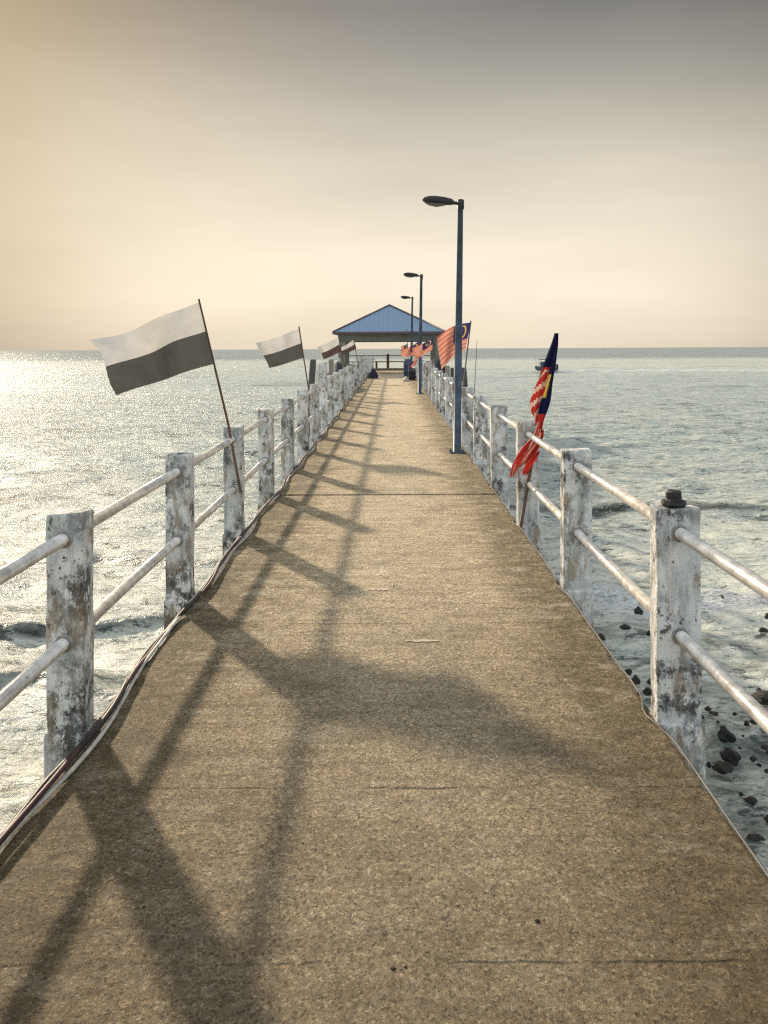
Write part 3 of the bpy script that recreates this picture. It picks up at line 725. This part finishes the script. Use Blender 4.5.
# ------------------------------------------------------------------ boat
BY = 128.0; bx = (546 - VX) / F * BY
boat = empty('boat', (bx, BY, WATER), 'small teal fishing boat with dark canopy crossing right of the pier', 'boat', rz=R(8))
boat.scale = (.8, .85, 1.15)
secs = [(-2.5,.05,.95,.55),(-2.1,.38,.90,.30),(-1.3,.72,.78,.05),(-.2,.88,.66,-.1),(1.0,.88,.62,-.12),(2.0,.80,.66,-.1),(2.3,.76,.70,-.05)]
vs = []; 
for x, w, zt, zb in secs:
    for (a, z) in ((-1, zt), (-.85, (zt*.45+zb*.55)), (-.35, zb), (.35, zb), (.85, (zt*.45+zb*.55)), (1, zt)): vs.append((x, a * w, z))
fs = [(i*6+k, i*6+k+1, i*6+7+k, i*6+6+k) for i in range(len(secs)-1) for k in range(5)] + [(i*6+5, i*6, i*6+6, i*6+11) for i in range(len(secs)-1)] + [(0,1,2,3,4,5), tuple(range(41, 35, -1))]
mb = MB(); mb.add(vs, fs); mb.build('hull', M['hull'], boat)
mb = MB(); mb.box((-1.2,-.6,.66),(.6,.6,1.55)); cb = mb.build('cabin', M['hull'], boat, bevel=.05)
for a, b_ in (((-1.23,-.45,1.05),(-1.202,.45,1.42)), ((-1.0,-.63,1.05),(-.4,-.602,1.42)), ((-.2,-.63,1.05),(.4,-.602,1.42))):
    mb = MB(); mb.box(a, b_); mb.build('window', M['glass'], cb)
mb = MB(); mb.box((-1.5,-.75,1.85),(2.0,.75,1.96)); mb.build('canopy', M['hull_dark'], boat, bevel=.04)
for x in (-1.35, .9, 1.85):
    for y in (-.66, .66):
        mb = MB(); mb.tube([(x, y, .62),(x, y, 1.85)], .04, 6); mb.build('canopy_post', M['hull_dark'], boat)
mb = MB(); mb.tube([(-2.2,0,.9),(-2.3,0,2.1)], .035, 6); mb.build('mast', M['hull_dark'], boat)
mb = MB(); mb.box((2.25,-.2,.3),(2.7,.2,1.15)); mb.build('outboard', M['hull_dark'], boat, bevel=.05)
# wake
vs = []; fs = []; N = 90
for i in range(N + 1):
    u = i / N; x = bx + 1.8 + u * 62; yc = BY + 1.0 + u * 8 + .8 * math.sin(u * 9)
    w = 1.3 + 2.2 * u; h = .34 * (1 - u) ** .7 + .03
    for k in range(7):
        s = k / 6 * 2 - 1; vs.append((x, yc + s * w, WATER - .06 + h * math.cos(s * math.pi/2) * (1 + .3 * math.sin(x * 1.3))))
for i in range(N):
    for k in range(6): a = i*7+k; fs.append((a, a+7, a+8, a+1))
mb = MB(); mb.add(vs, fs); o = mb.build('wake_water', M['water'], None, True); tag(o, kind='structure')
fa = o.data.attributes.new('foam', 'FLOAT', 'POINT'); fa.data.foreach_set('value', [(1.6 if k in (1, 2) else .3 if k == 5 else 0) * (1 - i / N) ** .5 for i in range(N + 1) for k in range(7)])
mb = MB()
for s in (-1, 1):
    mb.add([(bx-3.0, BY + s*.2, WATER+.06), (bx-1.5, BY+s*1.5, WATER+.16), (bx+2.5, BY+s*2.0, WATER+.10), (bx+2.5, BY+s*.9, WATER+.22), (bx-1.5, BY+s*.7, WATER+.3)], [(0,1,2,3,4)])
tag(mb.build('foam_water', M['white']), kind='structure')

# ------------------------------------------------------------------ camera, light, sky
cam = bpy.data.cameras.new('camera'); co = bpy.data.objects.new('camera', cam); COL.objects.link(co)
cam.sensor_fit = 'HORIZONTAL'; cam.sensor_width = 36; cam.lens = F / 768 * 36
cam.shift_y = -(512 - HY) / 768; cam.shift_x = -7 / 768; cam.clip_end = 20000; cam.clip_start = .05
co.matrix_world = Matrix.Translation((0, 0, EYE)) @ Matrix.Rotation(R(90), 4, 'X') @ Matrix.Rotation(R(-.28), 4, 'Z')
SC.camera = co
SAZ = R(35); SEL = R(25.2)   # sun ahead, to the left
sd = Vector((-math.sin(SAZ) * math.cos(SEL), math.cos(SAZ) * math.cos(SEL), math.sin(SEL)))
sun = bpy.data.lights.new('sun', 'SUN'); sun.energy = 5.0; sun.angle = R(2.2); sun.color = (1, .82, .60)
so = bpy.data.objects.new('sun', sun); COL.objects.link(so); so.rotation_euler = sd.to_track_quat('Z', 'Y').to_euler()
w = bpy.data.worlds.new('World'); SC.world = w; w.use_nodes = True; nt = w.node_tree; bg = nt.nodes['Background']
def N(typ, **kw):
    o = nt.nodes.new('ShaderNode' + typ)
    for k, v in kw.items(): setattr(o, k, v)
    return o
sky = N('TexSky', sky_type='NISHITA'); sky.sun_disc = False; sky.sun_elevation = SEL; sky.sun_rotation = -SAZ; sky.dust_density = 4; sky.air_density = 1.5
tc = N('TexCoord'); sep = N('SeparateXYZ'); nt.links.new(tc.outputs['Generated'], sep.inputs[0])
rp = N('ValToRGB'); cr = rp.color_ramp
stops = [(0, (.85, .73, .57)), (.07, (.91, .805, .64)), (.15, (.85, .76, .61)), (.24, (.70, .635, .52)), (.33, (.46, .43, .37)), (.42, (.26, .25, .235)), (.58, (.55, .56, .56)), (.8, (.95, .98, 1.0))]
while len(cr.elements) < len(stops): cr.elements.new(.5)
for e_, (p_, c_) in zip(cr.elements, stops): e_.position = p_; e_.color = (*c_, 1)
nt.links.new(sep.outputs[2], rp.inputs[0])
# thin high haze streaks
mp = N('Mapping'); mp.inputs['Scale'].default_value = (1, 1, 5); nt.links.new(tc.outputs['Generated'], mp.inputs[0])
nz = N('TexNoise'); nz.inputs['Scale'].default_value = 1.3; nz.inputs['Detail'].default_value = 4; nt.links.new(mp.outputs[0], nz.inputs['Vector'])
hz = N('MapRange'); hz.inputs[1].default_value = .3; hz.inputs[2].default_value = .7; hz.inputs[3].default_value = .86; hz.inputs[4].default_value = 1.10; nt.links.new(nz.outputs['Fac'], hz.inputs[0])
# glow round the veiled sun
dt = N('VectorMath', operation='DOT_PRODUCT'); dt.inputs[1].default_value = sd; nt.links.new(tc.outputs['Generated'], dt.inputs[0])
mx0 = N('Math', operation='MAXIMUM'); nt.links.new(dt.outputs['Value'], mx0.inputs[0])
# haze is brightest straight out to sea and dimmer to either side
dc = N('VectorMath', operation='DOT_PRODUCT'); dc.inputs[1].default_value = Vector((.03, 1, .10)).normalized(); nt.links.new(tc.outputs['Generated'], dc.inputs[0])
side = N('MapRange', interpolation_type='SMOOTHSTEP'); side.inputs[1].default_value = .78; side.inputs[2].default_value = .99; side.inputs[3].default_value = .44; side.inputs[4].default_value = 1.0; nt.links.new(dc.outputs['Value'], side.inputs[0])
back = N('MapRange', interpolation_type='SMOOTHSTEP'); back.inputs[1].default_value = .62; back.inputs[2].default_value = -.2; back.inputs[3].default_value = 0; back.inputs[4].default_value = 1; nt.links.new(dc.outputs['Value'], back.inputs[0])
sidem = N('Math', operation='MULTIPLY_ADD'); sidem.inputs[1].default_value = .55; nt.links.new(back.outputs[0], sidem.inputs[0]); nt.links.new(side.outputs[0], sidem.inputs[2])
cool = N('Mix', data_type='RGBA'); nt.links.new(back.outputs[0], cool.inputs[0]); nt.links.new(rp.outputs[0], cool.inputs[6]); cool.inputs[7].default_value = (.76, .82, .87, 1)
pw = N('Math', operation='POWER'); pw.inputs[1].default_value = 800; nt.links.new(mx0.outputs[0], pw.inputs[0])
vs1 = N('VectorMath', operation='SCALE'); nt.links.new(cool.outputs[2], vs1.inputs[0]); hs = N('Math', operation='MULTIPLY'); nt.links.new(hz.outputs[0], hs.inputs[0]); nt.links.new(sidem.outputs[0], hs.inputs[1]); nt.links.new(hs.outputs[0], vs1.inputs['Scale'])
gl = N('VectorMath', operation='SCALE'); gl.inputs[0].default_value = (1.2, 1.0, .7); nt.links.new(pw.outputs[0], gl.inputs['Scale'])
sk = N('VectorMath', operation='SCALE'); nt.links.new(sky.outputs[0], sk.inputs[0]); sk.inputs['Scale'].default_value = .004
pw2 = N('Math', operation='POWER'); pw2.inputs[1].default_value = 14; nt.links.new(mx0.outputs[0], pw2.inputs[0])
gl2 = N('VectorMath', operation='SCALE'); gl2.inputs[0].default_value = (.13, .07, .0); nt.links.new(pw2.outputs[0], gl2.inputs['Scale'])
a0 = N('VectorMath', operation='ADD'); nt.links.new(vs1.outputs[0], a0.inputs[0]); nt.links.new(gl2.outputs[0], a0.inputs[1])
a1 = N('VectorMath', operation='ADD'); nt.links.new(a0.outputs[0], a1.inputs[0]); nt.links.new(gl.outputs[0], a1.inputs[1])
a2 = N('VectorMath', operation='ADD'); nt.links.new(a1.outputs[0], a2.inputs[0]); nt.links.new(sk.outputs[0], a2.inputs[1])
nt.links.new(a2.outputs[0], bg.inputs['Color']); bg.inputs['Strength'].default_value = 1.0
SC.view_settings.view_transform = 'Standard'; SC.view_settings.look = 'None'; SC.view_settings.exposure = 0
SC.cycles.use_denoising = False; SC.cycles.max_bounces = 6; SC.cycles.diffuse_bounces = 2; SC.cycles.glossy_bounces = 2
SC.cycles.sample_clamp_indirect = 3; SC.cycles.use_adaptive_sampling = False; SC.cycles.filter_width = 1.3
